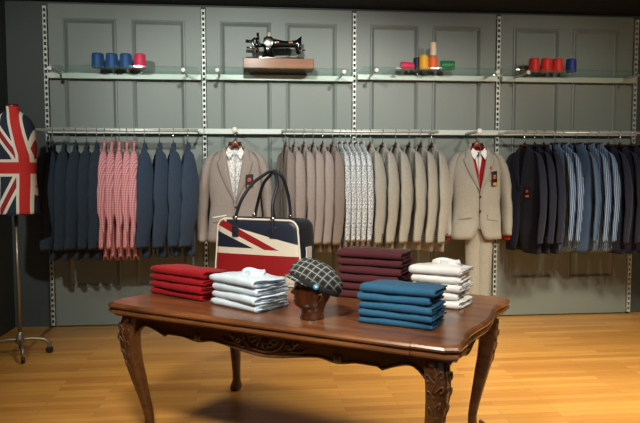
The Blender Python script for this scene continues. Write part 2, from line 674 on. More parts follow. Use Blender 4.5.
# ------------------------------------------------------------------ garments
JACKET = [(-.122, .054, .32), (-.140, .082, .40), (-.165, .115, .50), (-.195, .148, .60), (-.230, .175, .72), (-.28, .191, .84),
          (-.36, .198, .94), (-.48, .196, 1.0), (-.60, .19, .98), (-.72, .198, 1.0), (-.84, .210, 1.05), (-.905, .214, 1.06)]
SHIRT = [(-.118, .056, .44), (-.134, .084, .50), (-.158, .116, .58), (-.188, .150, .68), (-.224, .178, .78), (-.28, .193, .88),
         (-.38, .198, .94), (-.52, .196, 1.0), (-.66, .192, .98), (-.78, .196, .98), (-.87, .200, 1.0), (-.925, .202, 1.0)]

def vneck(z, top, zb):
    if z > zb:
        t = (z - zb) / (-.122 - zb)
        return 0.003 + top * t ** 0.9
    return 0.003

class Garment:
    def __init__(self, root, rows, depth, m, seed=0, vtop=0.06, vbot=-.5, cutaway=True, tails=0.0, scale=1.0, hem_dz=0.0, n=2.6):
        self.root, self.rows, self.D, self.m, self.n = root, rows, depth, m, n
        self.rng = random.Random(seed)
        self.vtop, self.vbot, self.cut, self.tails, self.sc = vtop, vbot, cutaway, tails, scale
        self.ph = [self.rng.uniform(0, 6.28) for _ in range(6)]
        self.hem = hem_dz
    def ab(self, z):
        a, k = interp(self.rows, z)
        return a * self.sc, k * self.D / 2
    def front(self, x, z, off=0.0):
        a, b = self.ab(z)
        q = min(0.999, abs(x) / a)
        return -b * (1 - q ** self.n) ** (1 / self.n) - off
    def vv(self, z):
        v = vneck(z, self.vtop, self.vbot)
        if self.cut and z < -.74:
            t = (-.74 - z) / .165
            v += 0.055 * t ** 2
        return v
    def wr(self, x, y, z):
        p = self.ph
        amp = min(0.0035, self.D * .03) * min(1, max(0, (-z - .25) * 4))
        return amp * (math.sin(14 * z + 9 * x + p[0]) + math.sin(31 * z - 17 * x + 25 * y + p[1]))
    def body(self, name='body', zmin=None):
        zs = []
        rows = self.rows
        for p, q in zip(rows, rows[1:]):
            k = max(1, int(round((p[0] - q[0]) / 0.035)))
            zs += [p[0] + (q[0] - p[0]) * i / k for i in range(k)]
        zs.append(rows[-1][0])
        N = 36
        rings = []
        for z in zs:
            a, b = self.ab(z)
            v = self.vv(z)
            c0 = min(0.98, (v / a)) ** (self.n / 2)
            th0 = -PI / 2 + math.asin(min(1, c0)) if c0 < 1 else 0
            rg = []
            lowt = max(0, (-z - .75) / .2)
            for j in range(N + 1):
                th = th0 + (2 * PI - 2 * (th0 + PI / 2)) * j / N
                c, s = math.cos(th), math.sin(th)
                x, y = a * sgnpow(c, 2 / self.n), b * sgnpow(s, 2 / self.n)
                zz = z
                if z < -.5:
                    zz += self.hem * min(1, (-.5 - z) / .4)
                    if self.tails:
                        zz += self.tails * lowt * abs(c) ** 3
                wv = self.wr(x, y, z)
                rg.append(Vector((x + wv * c * .6, y + wv * s, zz)))
            rings.append(rg)
        bm = bmesh.new()
        loft(bm, rings, closed=False, caps=False)
        o = link(name, bm, self.m, self.root)
        md = o.modifiers.new('cloth', 'SOLIDIFY')
        md.thickness = 0.0045
        md.offset = -1
        return o
    def sleeve(self, side, length=.865, elbow=0.0, m=None, swing=0.0, puff=1.0, name='sleeve', wide=None, tilt=0.0):
        k = (wide or self.D) / 0.15
        ct, st = math.cos(tilt), math.sin(tilt)
        S = [(.126, 0, -.166, .008, .012), (.148, 0, -.178, .018, .024), (.170, 0, -.198, .028, .038), (.190, 0, -.230, .038, .045),
             (.208, .002, -.285, .045, .058), (.224, .004, -.36, .048, .067), (.237, .006, -.45, .048, .075), (.245, .004, -.55, .046, .072),
             (.249, -.006, -.65, .044, .065), (.250, -.018, -.74, .041, .058), (.250, -.028, -.82, .039, .053), (.250, -.031, -.865, .038, .050)]
        rings = []
        dense = []
        for p, q in zip(S, S[1:]):
            dense.append(p)
            if q[2] < -.3:
                dense.append(tuple((u + v) / 2 for u, v in zip(p, q)))
        dense.append(S[-1])
        N = 20
        for (x, y, z, rx, ry) in dense:
            t = max(0, (-z - .2) / .665)
            zz = z if z > -.2 else -.2 - t * (length - .2)
            e = 1.0
            if elbow and t > .58:
                q = min(1, (t - .58) / .16)
                e = 1 - elbow * (q * q * (3 - 2 * q))
            rg = []
            for j in range(N):
                th = 2 * PI * j / N
                c, s = math.cos(th), math.sin(th)
                w_ = 1 + (0.05 * math.sin(22 * zz + self.ph[2] + 2 * th) + 0.04 * math.sin(41 * zz + self.ph[3] - th)) * min(1, t * 3)
                dx, dy = side * rx * c * w_ * puff, ry * k * s * w_ * e
                rg.append(Vector((side * x * self.sc + dx * ct - dy * st, (y + swing * t) * k + dx * st + dy * ct, zz)))
            rings.append(rg)
        bm = bmesh.new()
        last = rings[-1]
        cc = sum(last, Vector()) / N
        rings.append([cc + (p - cc) * .86 + Vector((0, 0, .004)) for p in last])
        rings.append([cc + (p - cc) * .80 + Vector((0, 0, .05)) for p in last])
        loft(bm, rings)
        o = link(name, bm, m or self.m, self.root)
        self.cuff_pt = cc
        return o
    def cuff_buttons(self, sleeve, side, length, n=3):
        k = self.D / .15
        for i in range(n):
            z = -length + .022 + .018 * i
            bm = bmesh.new()
            X = side * (.250 * self.sc + .022)
            Y = .010 * k
            cyl(bm, (X, Y, z), (X + side * .006, Y, z), .0062, 10)
            link('button', bm, MT['button'], sleeve)
    def lapel(self, side, zb=None, width=.075, m=None, top=-.135, flat=1.0):
        zb = zb or self.vbot
        rings = []
        K = 18
        for i in range(K + 1):
            t = i / K
            z = top + (zb - top) * t
            v = self.vv(z) - .002
            if t < .22:
                wd = width * (.45 + t * 1.1)
            elif t < .27:
                wd = width * (.69 + (t - .22) * 6.2)
            else:
                wd = width * (1 - ((t - .27) / .73) ** 1.5)
            wd = max(wd, .004)
            rg = []
            for j in range(6):
                x = v + wd * j / 5
                a, b = self.ab(z)
                x = min(x, a * .97)
                lift = .004 + flat * (.002 + .010 * math.sin(PI * min(1, j / 5 + .15)))
                rg.append(Vector((side * x, self.front(x, z, lift), z)))
            rings.append(rg)
        bm = bmesh.new()
        loft(bm, rings, False, False)
        o = link('lapel', bm, m or self.m, self.root)
        md = o.modifiers.new('cloth', 'SOLIDIFY'); md.thickness = .004; md.offset = 0
        return o
    def collar(self, m=None, stand=.03, spread=.03, vopen=.045, drop=0.0):
        a, b = self.ab(-.122)
        A, B, C_ = [], [], []
        K = 28
        c0 = min(.95, vopen / (a + .004))
        th0 = -PI / 2 + math.asin(c0)
        for j in range(K + 1):
            th = th0 + (2 * PI - 2 * (th0 + PI / 2)) * j / K
            c, s = math.cos(th), math.sin(th)
            fr = max(0, -s)
            A.append(Vector(((a - .004) * c, (b - .002) * s, -.122 + stand * (1 - .75 * fr))))
            B.append(Vector(((a + .004) * c, (b + .006) * s, -.120 + stand * (1.05 - .75 * fr))))
            C_.append(Vector(((a + spread * .8) * c, (b + spread * .55) * s, -.146 - drop * fr)))
        bm = bmesh.new()
        loft(bm, [A, B, C_], False, False)
        o = link('collar', bm, m or self.m, self.root)
        md = o.modifiers.new('cloth', 'SOLIDIFY'); md.thickness = .003; md.offset = 0
        return o
    def patch(self, name, x0, x1, z0, z1, off, m, parent=None, tilt=0.0, th=.003):
        bm = bmesh.new()
        K = 6
        rings = []
        for i in range(3):
            rg = []
            for j in range(K + 1):
                x = x0 + (x1 - x0) * j / K
                z = z0 + (z1 - z0) * i / 2 + tilt * (x - x0)
                rg.append(Vector((x, self.front(x, z, off), z)))
            rings.append(rg)
        loft(bm, rings, False, False)
        o = link(name, bm, m, parent or self.root, smooth=False)
        md = o.modifiers.new('cloth', 'SOLIDIFY'); md.thickness = th; md.offset = 0
        return o
    def front_button(self, x, z, m=None, r=.010):
        bm = bmesh.new()
        y = self.front(x, z, .003)
        cyl(bm, (x, y, z), (x, y - .006, z), r, 14, None, .002)
        return link('button', bm, m or MT['button'], self.root)
    def hang_tag(self, x, z, hgt=.085, wid=.05, label=None):
        o = self.patch('hang_tag', x - wid / 2, x + wid / 2, z - hgt, z, .012, MT['black_plastic'], tilt=0.12)
        o['label'] = 'black card hang tag with gold print'
        lm = label or MT['gold']
        self.patch('tag_print', x - wid * .30, x + wid * .40, z - hgt * .98, z - hgt * .78, .0165, lm, o, tilt=.12)
        self.patch('tag_emblem', x - wid * .22, x + wid * .22, z - hgt * .52, z - hgt * .24, .0165, MT['rust'], o, tilt=.12)
        return o

def hanger(loc, rz, label, group, thick=.006, drop=0.0, face=False):
    t = thing('clothes_hanger', label, 'hanger', loc, rz, group)
    bm = bmesh.new()
    rings = []
    prof = [(-.122, -.206), (-.100, -.184), (-.078, -.165), (-.055, -.147), (-.040, -.128), (-.022, -.112), (0, -.098), (.022, -.112), (.040, -.128), (.055, -.147), (.078, -.165), (.100, -.184), (.122, -.206)]
    for x, zc in prof:
        u = abs(x) / .122
        hh = (.022 if face else .013) * max(0, 1 - abs(x) / .05) + .008
        if u > .99:
            hh *= .5
        zz = zc - drop * min(1, max(0, (abs(x) - .022) / .018))
        rings.append([Vector((x, thick * math.cos(q), zz + hh * math.sin(q))) for q in (2 * PI * k / 12 for k in range(12))])
    loft(bm, rings)
    link('arms', bm, MT['hanger_red'] if face else MT['hanger'], t)
    pts = []
    rr = RAIL_R + .0042
    for k in range(13):
        q = -0.5 + (PI + 0.5) * k / 12
        pts.append((rr * math.cos(q), 0, rr * math.sin(q)))
    pts += [(-rr * .86, 0, -.013), (-.004, 0, -.026), (0, 0, -.042), (0, 0, -.06), (0, 0, -.09)]
    bm = bmesh.new()
    tube(bm, smooth_path(pts, 3), .0024, 8)
    link('hook', bm, MT['chrome'], t)
    return t

SIDE = R(-90)
def side_jacket(x, m, label, hlabel, group, depth, seed, rot=0.0, wide=.14, length=.865, hem=0.0, buttons=0, name='suit_jacket', cat='jacket', y=-.3, tags=False, vbot=-.5):
    loc = (x, y, ZR)
    rz = SIDE + rot + R(11)
    hanger(loc, rz, hlabel, 'wooden hangers on the rails')
    t = thing(name, label, cat, loc, rz, group)
    g = Garment(t, JACKET, depth, m, seed, .05, vbot, True, hem_dz=hem)
    g.body()
    sw = random.Random(seed).uniform(-.012, .012)
    for s in (1, -1):
        sl = g.sleeve(s, length + hem * -0.6, swing=sw, wide=wide, tilt=R(28), puff=.5)
        if s == 1 and buttons:
            g.cuff_buttons(sl, s, length + hem * -.6, buttons)
    for s in (1, -1):
        g.lapel(s, flat=0)
    g.collar(stand=.018, spread=.016)
    if tags:
        g.hang_tag(.10, -.47, .085, .05)
    return g, t

def side_shirt(x, m, label, hlabel, group, depth, seed, rot=0.0, elbow=.45, wide=.09, puff=.42, length=.86, hem=0.0, y=-.3, name='dress_shirt', tails=.06):
    loc = (x, y, ZR)
    rz = SIDE + rot + R(10)
    hanger(loc, rz, hlabel, 'wooden hangers on the rails', .005)
    t = thing(name, label, 'shirt', loc, rz, group)
    g = Garment(t, SHIRT, depth, m, seed, .03, -.2, False, tails=tails, hem_dz=hem)
    g.body()
    sw = random.Random(seed).uniform(-.01, .01)
    for s in (1, -1):
        g.sleeve(s, length - hem * .6, elbow=elbow, swing=sw, wide=wide, tilt=R(28), puff=puff)
    g.collar(stand=.034, spread=.012, vopen=.012, drop=.02)
    return g, t

def nth(i, n):
    return ['first', 'second', 'third', 'fourth', 'fifth', 'sixth'][i]

# left rail
XA = [0.128, 0.216, 0.305, 0.391, 0.469]
for i, x in enumerate(XA):
    side_jacket(x, MT['blue_suit'], 'dark blue suit jacket, %s from the left of five left of the gingham shirts' % nth(i, 5),
                'wooden hanger of the %s of five dark blue jackets at the left end' % nth(i, 5), 'dark blue jackets left of the gingham shirts', .068, 100 + i, R(random.uniform(-1.5, 1.5)),
                hem=random.uniform(-.015, .015) - .11, buttons=3, wide=.138)
XP = [0.530, 0.588, 0.646, 0.704, 0.762]
for i, x in enumerate(XP):
    side_shirt(x, MT['gingham'], 'red and white gingham shirt, %s from the left of five on the left rail' % nth(i, 5),
               'wooden hanger of the %s gingham shirt from the left' % nth(i, 5), 'gingham shirts on the left rail', .045, 200 + i, R(random.uniform(-1, 1)), elbow=.5, hem=-.12, wide=.100, puff=.36)
XB = [0.842, 0.962, 1.072, 1.188]
for i, x in enumerate(XB):
    side_jacket(x, MT['blue_suit_b'], 'slate blue suit jacket hanging side-on, %s to the right of the gingham shirts' % nth(i, 4),
                'wooden hanger of the %s slate blue jacket right of the gingham shirts' % nth(i, 4), 'slate blue jackets right of the gingham shirts', .086, 300 + i, R(random.uniform(-1.5, 1.5)),
                hem=random.uniform(-.02, .01) - .105, buttons=3, wide=.162)

# middle rail
XT = [1.985, 2.055, 2.135, 2.212, 2.290, 2.372]
for i, x in enumerate(XT):
    side_jacket(x, MT['taupe_dark'] if i in (0, 5) else MT['taupe'], 'taupe suit jacket hanging side-on, %s from the left of six between bag and floral shirts' % nth(i, 6),
                'wooden hanger of the %s taupe jacket from the left on the middle rail' % nth(i, 6), 'taupe jackets on the middle rail', .060, 400 + i, R(random.uniform(-1.5, 1.5)),
                hem=random.uniform(-.01, .01) - .08, buttons=3, wide=.132)
XF = [2.436, 2.481, 2.526, 2.571, 2.616]
for i, x in enumerate(XF):
    side_shirt(x, MT['floral'], 'grey and white floral shirt, %s from the left of five on the middle rail' % nth(i, 5),
               'wooden hanger of the %s floral shirt from the left' % nth(i, 5), 'floral shirts on the middle rail', .034, 500 + i, R(random.uniform(-.6, .6)), elbow=0.05, hem=-.06, wide=.080, puff=.27)
XN = [2.690, 2.796, 2.908, 3.024, 3.124, 3.216]
for i, x in enumerate(XN):
    side_jacket(x, MT['tan'], 'light tan suit jacket, %s from the left of six beside the floral shirts' % nth(i, 6),
                'wooden hanger of the %s light tan jacket right of the floral shirts' % nth(i, 6), 'light tan jackets on the middle rail', .078, 600 + i, R(random.uniform(-1.5, 1.5)),
                hem=random.uniform(-.01, .01) - .08, buttons=4, wide=.15)

# right rail
XV = [4.035, 4.125, 4.205]
for i, x in enumerate(XV):
    side_jacket(x, MT['navy_suit'], ['navy suit jacket with black and orange hang tag beside the tan suit', 'navy suit jacket just behind the tagged navy jacket on the right rail',
                'navy suit jacket directly left of the first blue striped shirt'][i],
                'wooden hanger of the %s navy jacket right of the tan suit' % nth(i, 3), 'navy jackets left of the striped shirts', [.08, .066, .062][i], 700 + i, R([6, 2, 1][i]), wide=[.15, .13, .12][i],
                hem=-.12, buttons=3 if i == 0 else 0, tags=(i == 0))
XS = [4.300, 4.372]
for i, x in enumerate(XS):
    side_shirt(x, MT['stripe'], ['blue and white striped shirt right beside the navy jackets', 'blue and white striped shirt directly left of the denim blue shirt'][i],
               'wooden hanger of the %s striped shirt from the left' % nth(i, 2), 'striped shirts on the right rail', .054, 800 + i, R(2), elbow=.1, hem=-.10, wide=.10)
g, t = side_shirt(4.500, MT['denim'], 'dark denim blue shirt with a white and black tag, among the striped shirts', 'dark wooden hanger of the denim blue shirt among the striped shirts', 'striped shirts on the right rail', .074, 820, R(8), elbow=.05, hem=-.11, wide=.12)
o = g.patch('hang_tag', .09, .135, -.50, -.37, .012, MT['black_plastic'])
g.patch('tag_print', .095, .130, -.43, -.385, .017, MT['white_card'], o)
XS2 = [4.612, 4.692]
for i, x in enumerate(XS2):
    side_shirt(x, MT['stripe'], ['blue and white striped shirt directly right of the denim blue shirt', 'blue and white striped shirt next to the navy jackets at the right edge'][i],
               'wooden hanger of the %s striped shirt right of the denim one' % nth(i, 2), 'striped shirts on the right rail', .060, 830 + i, R(2), elbow=.05, hem=-.11, wide=.11)
XV2 = [4.790, 4.895, 5.005, 5.112]
for i, x in enumerate(XV2):
    g, t = side_jacket(x, MT['navy_suit'], 'navy suit jacket at the right edge, %s to the right of the last striped shirt' % nth(i, 4),
                       'wooden hanger of the %s navy jacket right of the striped shirts' % nth(i, 4), 'navy jackets at the right end', .080, 900 + i, R(random.uniform(0, 2)), hem=-.13, wide=.135)
    if i == 1:
        bm = bmesh.new()
        box(bm, (.291, -.012, -.965), (.294, .012, -.90))
        o = link('price_tag', bm, MT['white_card'], t, smooth=False)
        o['label'] = 'white price tag at the cuff'

# face-out arms with a suit each
def faceout(x, label):
    t = thing('faceout_arm', label, 'hanging arm', (x, 0, ZR), 0, 'face-out arms on the wall bar')
    bm = bmesh.new()
    tube(bm, [(0, -.066, 0), (0, -.385, 0)], RAIL_R, 14)
    link('arm', bm, MT['metal'], t)
    bm = bmesh.new()
    ell(bm, (0, -.395, .002), (.024, .016, .024))
    link('end_knob', bm, MT['white_card'], t)
XFO1, XFO2 = 1.570, 3.600
faceout(XFO1, 'white-knobbed arm holding the taupe suit and floral shirt')
faceout(XFO2, 'white-knobbed arm holding the tan suit with red sweater')
YF = -.335

def face_shirt(x, m, label, group=None):
    t = thing('dress_shirt', label, 'shirt', (x, YF, ZR - .040), 0, group)
    g = Garment(t, SHIRT[:-2], .105, m, int(x * 100), .026, -.19, False, scale=.90)
    g.body()
    for s in (1, -1):
        # folded collar wing
        bm = bmesh.new()
        pts = [(s * .010, -.060, -.140), (s * .052, -.045, -.098), (s * .075, -.050, -.138), (s * .046, -.078, -.196)]
        f = [bm.verts.new(p) for p in pts]
        bm.faces.new(f)
        o = link('collar_wing', bm, m, t, smooth=False)
        md = o.modifiers.new('cloth', 'SOLIDIFY'); md.thickness = .005; md.offset = 0
    for z in (-.24, -.32):
        g.front_button(0.0, z, MT['white_card'], .006)
    return t

# taupe suit over the floral shirt
hanger((XFO1, YF, ZR), 0, 'brown wooden hanger in the neck of the taupe suit jacket', 'face-out wooden hangers', .010, .040, True)
face_shirt(XFO1, MT['floral_light'], 'pale floral shirt worn inside the taupe suit jacket')
t = thing('suit_jacket', 'taupe suit jacket facing out above the flag bag, with black and gold tag', 'jacket', (XFO1, YF, ZR), 0, 'face-out suit jackets')
g = Garment(t, JACKET, .17, MT['taupe'], 41, .078, -.585, True, scale=1.08)
g.body()
for s in (1, -1):
    sl = g.sleeve(s, .90)
    g.cuff_buttons(sl, s, .90, 3)
    g.lapel(s, width=.088)
g.collar(vopen=.05)
g.patch('breast_pocket', .085, .165, -.405, -.385, .006, MT['taupe'])
g.hang_tag(.115, -.36, .105, .062)
for s in (1, -1):
    o = g.patch('pocket_flap', min(s * .07, s * .18), max(s * .07, s * .18), -.745, -.705, .006, MT['taupe'], tilt=.18 * s * -1 if s > 0 else .18)
    if s < 0:
        q = g.patch('pocket_stitching', -.18, -.07, -.708, -.698, .010, MT['white_card'], o, tilt=.18)
        q['label'] = 'white edging of the pocket'
g.front_button(0.004, -.62)

# tan suit, red sweater, white shirt, trousers
hanger((XFO2, YF, ZR), 0, 'red-brown wooden hanger in the neck of the tan suit jacket', 'face-out wooden hangers', .010, .040, True)
ts = face_shirt(XFO2, MT['white'], 'white shirt inside the red sweater and tan jacket')
bm = bmesh.new(); box(bm, (-.022, .0, -.152), (.022, .004, -.128)); link('neck_label', bm, MT['black_plastic'], ts, smooth=False)
t = thing('v_neck_sweater', 'red v-neck sweater layered under the tan suit jacket', 'sweater', (XFO2, YF, ZR), 0)
g = Garment(t, JACKET[:-2], .135, MT['red_cloth'], 43, .046, -.345, False, scale=.93)
g.body()
for s in (1, -1):
    g.sc = 1.06
    g.sleeve(s, .915, puff=.74, wide=.128)
    g.sc = .93
t = thing('suit_jacket', 'tan two-button suit jacket facing out over a red sweater', 'jacket', (XFO2, YF, ZR), 0, 'face-out suit jackets')
g = Garment(t, JACKET, .17, MT['tan'], 44, .075, -.50, True, scale=1.06)
g.body()
for s in (1, -1):
    sl = g.sleeve(s, .875)
    g.cuff_buttons(sl, s, .875, 3)
    g.lapel(s, width=.08)
    g.patch('pocket_flap', min(s * .07, s * .17), max(s * .07, s * .17), -.735, -.69, .006, MT['tan'], tilt=-.15 * s)
g.collar(vopen=.05)
g.patch('breast_pocket', .085, .16, -.405, -.385, .006, MT['tan'])
o = g.patch('lapel_badge', .085, .097, -.315, -.29, .014, MT['red_cloth'])
g.hang_tag(.125, -.335, .12, .05)
for z in (-.545, -.665):
    g.front_button(0.004, z)
t = thing('suit_trousers', 'tan suit trousers hanging straight below the tan jacket', 'trousers', (XFO2, YF, ZR), 0)
for s in (1, -1):
    rings = []
    for i in range(22):
        z = -.80 - .72 * i / 21
        wx = .078 - .020 * i / 21
        cx = s * (.050 - .010 * i / 21) + .03
        rings.append([Vector((cx + wx * sgnpow(math.cos(q), .8), (.022 + s * .010 * 0 + .02 * abs(math.sin(q)) ** 2) * math.sin(q) + .004 * math.sin(9 * z + s), z)) for q in (2 * PI * k / 20 for k in range(20))])
    bm = bmesh.new()
    loft(bm, rings)
    link('trouser_leg', bm, MT['tan'], t)

# ------------------------------------------------------------------ thread cones on the glass shelves
ZSA, ZSB, ZSC, ZSD = [z + .004 for z in ZGS]
def cone(x, y, z, m, label, group='thread cones on the glass shelves', lying=None, r=.050, h=.124, name='thread_cone'):
    t = thing(name, label, 'thread cone', (x, y, z), 0, group)
    if lying is not None:
        t.rotation_euler = (0, R(90), lying)
        t.location.z = z + r + .001
    bm = bmesh.new()
    rings = []
    for zz, rr in ((0.002, r * .90), (.006, r * .97), (.014, r), (h * .55, r * .97), (h - .016, r * .94), (h - .006, r * .88), (h - .002, r * .70)):
        rings.append([Vector((rr * math.cos(q), rr * math.sin(q), zz)) for q in (2 * PI * k / 24 for k in range(24))])
    loft(bm, rings)
    link('thread', bm, m, t)
    bm = bmesh.new()
    cyl(bm, (0, 0, 0), (0, 0, h + .004), r * .42, 16)
    link('core', bm, MT['core'], t)
    return t
for i, x in enumerate((.467, .578, .689)):
    cone(x, -.2, ZSA, MT['thread_blue'], 'blue thread cone on the left glass shelf, %s from the left' % nth(i, 3))
cone(.800, -.2, ZSA, MT['thread_pink'], 'pink thread cone right of the three blue cones')
cone(3.024, -.2, ZSC, MT['thread_pink'], 'magenta thread cone lying on its side left of the yellow cone', lying=R(6), r=.036, h=.115).location.x -= .055
cone(3.128, -.14, ZSC, MT['thread_navy'], 'dark navy thread cone behind the yellow cone', r=.036, h=.122)
cone(3.163, -.225, ZSC, MT['thread_yellow'], 'yellow thread cone beside the orange cone', r=.041, h=.125)
cone(3.250, -.2, ZSC, MT['thread_orange'], 'orange thread cone with a cream spool standing on top', r=.042, h=.118)
cone(3.250, -.2, ZSC + .123, MT['thread_cream'], 'slim cream thread spool standing on the orange cone', r=.029, h=.118)
cone(3.374, -.2, ZSC, MT['thread_green'], 'green thread cone lying on its side right of the orange cone', lying=R(-8), r=.043, h=.125).location.x -= .06
for i, x in enumerate((4.150, 4.260, 4.362)):
    cone(x, -.2, ZSD, MT['thread_red'], 'red thread cone on the right glass shelf, %s from the left' % nth(i, 3), h=.122, r=.048)
cone(4.486, -.2, ZSD, MT['thread_royal'], 'royal blue thread cone right of the three red cones', h=.122, r=.046)
bm = bmesh.new()
rings = []
for zz, rr in ((0, .022), (.006, .028), (.012, .026), (.018, .012)):
    rings.append([Vector((rr * math.cos(q), rr * .7 * math.sin(q), zz)) for q in (2 * PI * k / 16 for k in range(16))])
loft(bm, rings)
tag(link('chalk_piece', bm, MT['white_card'], loc=(2.940, -.24, ZSC)), 'small white tailor chalk left of the magenta cone', 'chalk')

# ------------------------------------------------------------------ sewing machine
t = thing('sewing_machine', 'antique black sewing machine with gold decoration on a wooden base', 'sewing machine', (1.93, -.2, ZSB), 0)
bm = bmesh.new(); box(bm, (-.29, -.1, 0), (.29, .1, .085), .006); link('wooden_base', bm, MT['oak'], t, smooth=False)
bm = bmesh.new(); box(bm, (-.16, -.07, .085), (.21, .07, .100), .004); link('bed', bm, MT['machine'], t, smooth=False)
bm = bmesh.new()
rings = []
for z, cx, hx, hy in ((.098, -.082, .062, .055), (.112, -.082, .054, .045), (.14, -.083, .042, .038), (.18, -.084, .038, .036), (.23, -.084, .042, .040), (.262, -.082, .040, .038), (.275, -.080, .025, .026)):
    rings.append([Vector((cx + hx * sgnpow(math.cos(q), .7), hy * sgnpow(math.sin(q), .7), z)) for q in (2 * PI * k / 20 for k in range(20))])
loft(bm, rings)
link('pillar', bm, MT['machine'], t)
bm = bmesh.new()
rings = []
for x, zc, hz, hy in ((-.06, .225, .042, .036), (-.02, .222, .036, .034), (.04, .218, .029, .030), (.09, .217, .026, .028), (.13, .220, .030, .028), (.165, .224, .036, .028), (.178, .224, .030, .022)):
    rings.append([Vector((x, hy * sgnpow(math.cos(q), .8), zc + hz * sgnpow(math.sin(q), .8))) for q in (2 * PI * k / 18 for k in range(18))])
loft(bm, rings)
link('arm', bm, MT['machine'], t)
for x0 in (-.03, .085):
    bm = bmesh.new(); box(bm, (x0, -.0375, .222), (x0 + .035, -.0285, .232)); link('gold_decal', bm, MT['gold'], t, smooth=False)
bm = bmesh.new()
rings = []
for z, hx, hy, dx in ((.14, .018, .018, 0), (.16, .024, .024, 0), (.21, .026, .030, 0), (.25, .024, .028, .004), (.272, .012, .016, .016), (.285, .004, .006, .026)):
    rings.append([Vector((.168 + dx + hx * math.cos(q), hy * math.sin(q), z)) for q in (2 * PI * k / 16 for k in range(16))])
loft(bm, rings)
hd = link('needle_head', bm, MT['machine'], t)
bm = bmesh.new(); cyl(bm, (.165, 0, .15), (.165, 0, .102), .005, 10); link('needle_bar', bm, MT['chrome'], hd)
bm = bmesh.new(); cyl(bm, (.150, -.02, .158), (.225, -.02, .168), .005, 10); link('presser_lever', bm, MT['chrome'], hd)
bm = bmesh.new(); cyl(bm, (.185, -.026, .20), (.185, -.040, .20), .014, 14); link('tension_disc', bm, MT['chrome'], hd)
bm = bmesh.new(); cyl(bm, (-.082, -.036, .222), (-.082, -.050, .222), .040, 28, None, .004); link('cover_plate', bm, MT['chrome'], t)
bm = bmesh.new(); cyl(bm, (-.092, -.036, .17), (-.092, -.044, .17), .010, 12, None, .002); link('plate_screw', bm, MT['chrome'], t)
bm = bmesh.new(); tube(bm, [(-.18, .055 * math.cos(q), .205 + .055 * math.sin(q)) for q in (2 * PI * k / 24 for k in range(24))], .009, 8, True)
for k in range(4):
    q = PI / 4 + PI / 2 * k
    tube(bm, [(-.18, 0, .205), (-.18, .053 * math.cos(q), .205 + .053 * math.sin(q))], .005, 6)
cyl(bm, (-.20, 0, .205), (-.11, 0, .205), .016, 14)
link('handwheel', bm, MT['machine'], t)
bm = bmesh.new(); tube(bm, smooth_path([(-.16, -.03, .16), (-.20, -.05, .18), (-.215, -.05, .23), (-.19, -.04, .255)], 4), .010, 10); cr_ = link('crank', bm, MT['chrome'], t)
bm = bmesh.new(); cyl(bm, (-.20, -.05, .225), (-.268, -.05, .228), .011, 12, .014, .003); link('crank_handle', bm, MT['machine'], cr_)
bm = bmesh.new(); cyl(bm, (-.20, -.04, .175), (-.262, -.04, .176), .006, 10, .009); link('crank_lever', bm, MT['chrome'], t)
bm = bmesh.new(); cyl(bm, (-.165, 0, .25), (-.170, 0, .305), .011, 12); link('bobbin_winder', bm, MT['machine'], t)
bm = bmesh.new(); cyl(bm, (-.075, .01, .272), (-.075, .01, .312), .012, 12); link('thread_spool', bm, MT['thread_cream'], t)

# ------------------------------------------------------------------ table
TZ = .699
TL, TD = 1.709, 1.032
TO = Vector((1.018, -2.399, 0))
TA = -.5729
def tw(x, y, z=0.0):
    c, s = math.cos(TA), math.sin(TA)
    return Vector((TO.x + c * x - s * y, TO.y + s * x + c * y, z))

table = thing('carved_table', 'carved dark wood table with cabriole legs and scalloped apron under the shirts', 'table', tw(0, 0), TA)

def end_x(y):
    u = y / TD
    e = .010 + .011 * math.cos(4 * PI * u)
    for c in (.13, .87):
        e += .009 * math.exp(-((u - c) / .035) ** 2)
    return e

def outline_half(sgn, n=40):
    """serpentine short end with rounded corners; sgn=1 right end, -1 left"""
    pts = []
    for k in range(n + 1):
        y = TD * k / n
        e = end_x(y)
        u = min(y, TD - y)
        rc = .055
        if u < rc:
            e -= rc - math.sqrt(max(0, rc * rc - (rc - u) ** 2))
        pts.append((TL + e if sgn > 0 else -e, y))
    return pts

XJ0, XJ1 = .165, TL - .165
PROF = [(0, .016), (-.005, .006), (-.013, 0), (-.021, .002), (-.025, .012), (-.030, .013), (-.032, .005), (-.042, .002), (-.050, .008), (-.053, .018), (-.058, .017), (-.062, .026)]
def slab(name, pts, mkr):
    """loft an outline through the moulding profile. pts ccw (x,y); inset moves towards the table centre"""
    cx, cy = TL / 2, TD / 2
    rings = []
    n = len(pts)
    for dz, ins in PROF:
        rg = []
        for i, (x, y) in enumerate(pts):
            xx, yy = x, y
            if mkr(x, y):
                k = 1.0
                yy = y + ins * (1 if y < .12 else (-1 if y > TD - .12 else 0))
                if x > TL - .08 or x < .08:
                    xx = x - ins * (1 if x > cx else -1)
            else:
                yy = y + ins * (1 if y < cy else -1)
            rg.append(Vector((xx, yy, TZ + dz)))
        rings.append(rg)
    bm = bmesh.new()
    loft(bm, rings)
    return link(name, bm, MT['table_top'], table, smooth=False)
mid = [(XJ0 + .001, -.004), (XJ1 - .001, -.004), (XJ1 - .001, TD + .004), (XJ0 + .001, TD + .004)]
slab('tabletop', mid, lambda x, y: False)
rp = [(XJ1, 0)] + outline_half(1) + [(XJ1, TD)]
slab('draw_leaf', rp, lambda x, y: True)
lp = [(XJ0, TD)] + outline_half(-1)[::-1] + [(XJ0, 0)]
slab('draw_leaf', lp, lambda x, y: True)

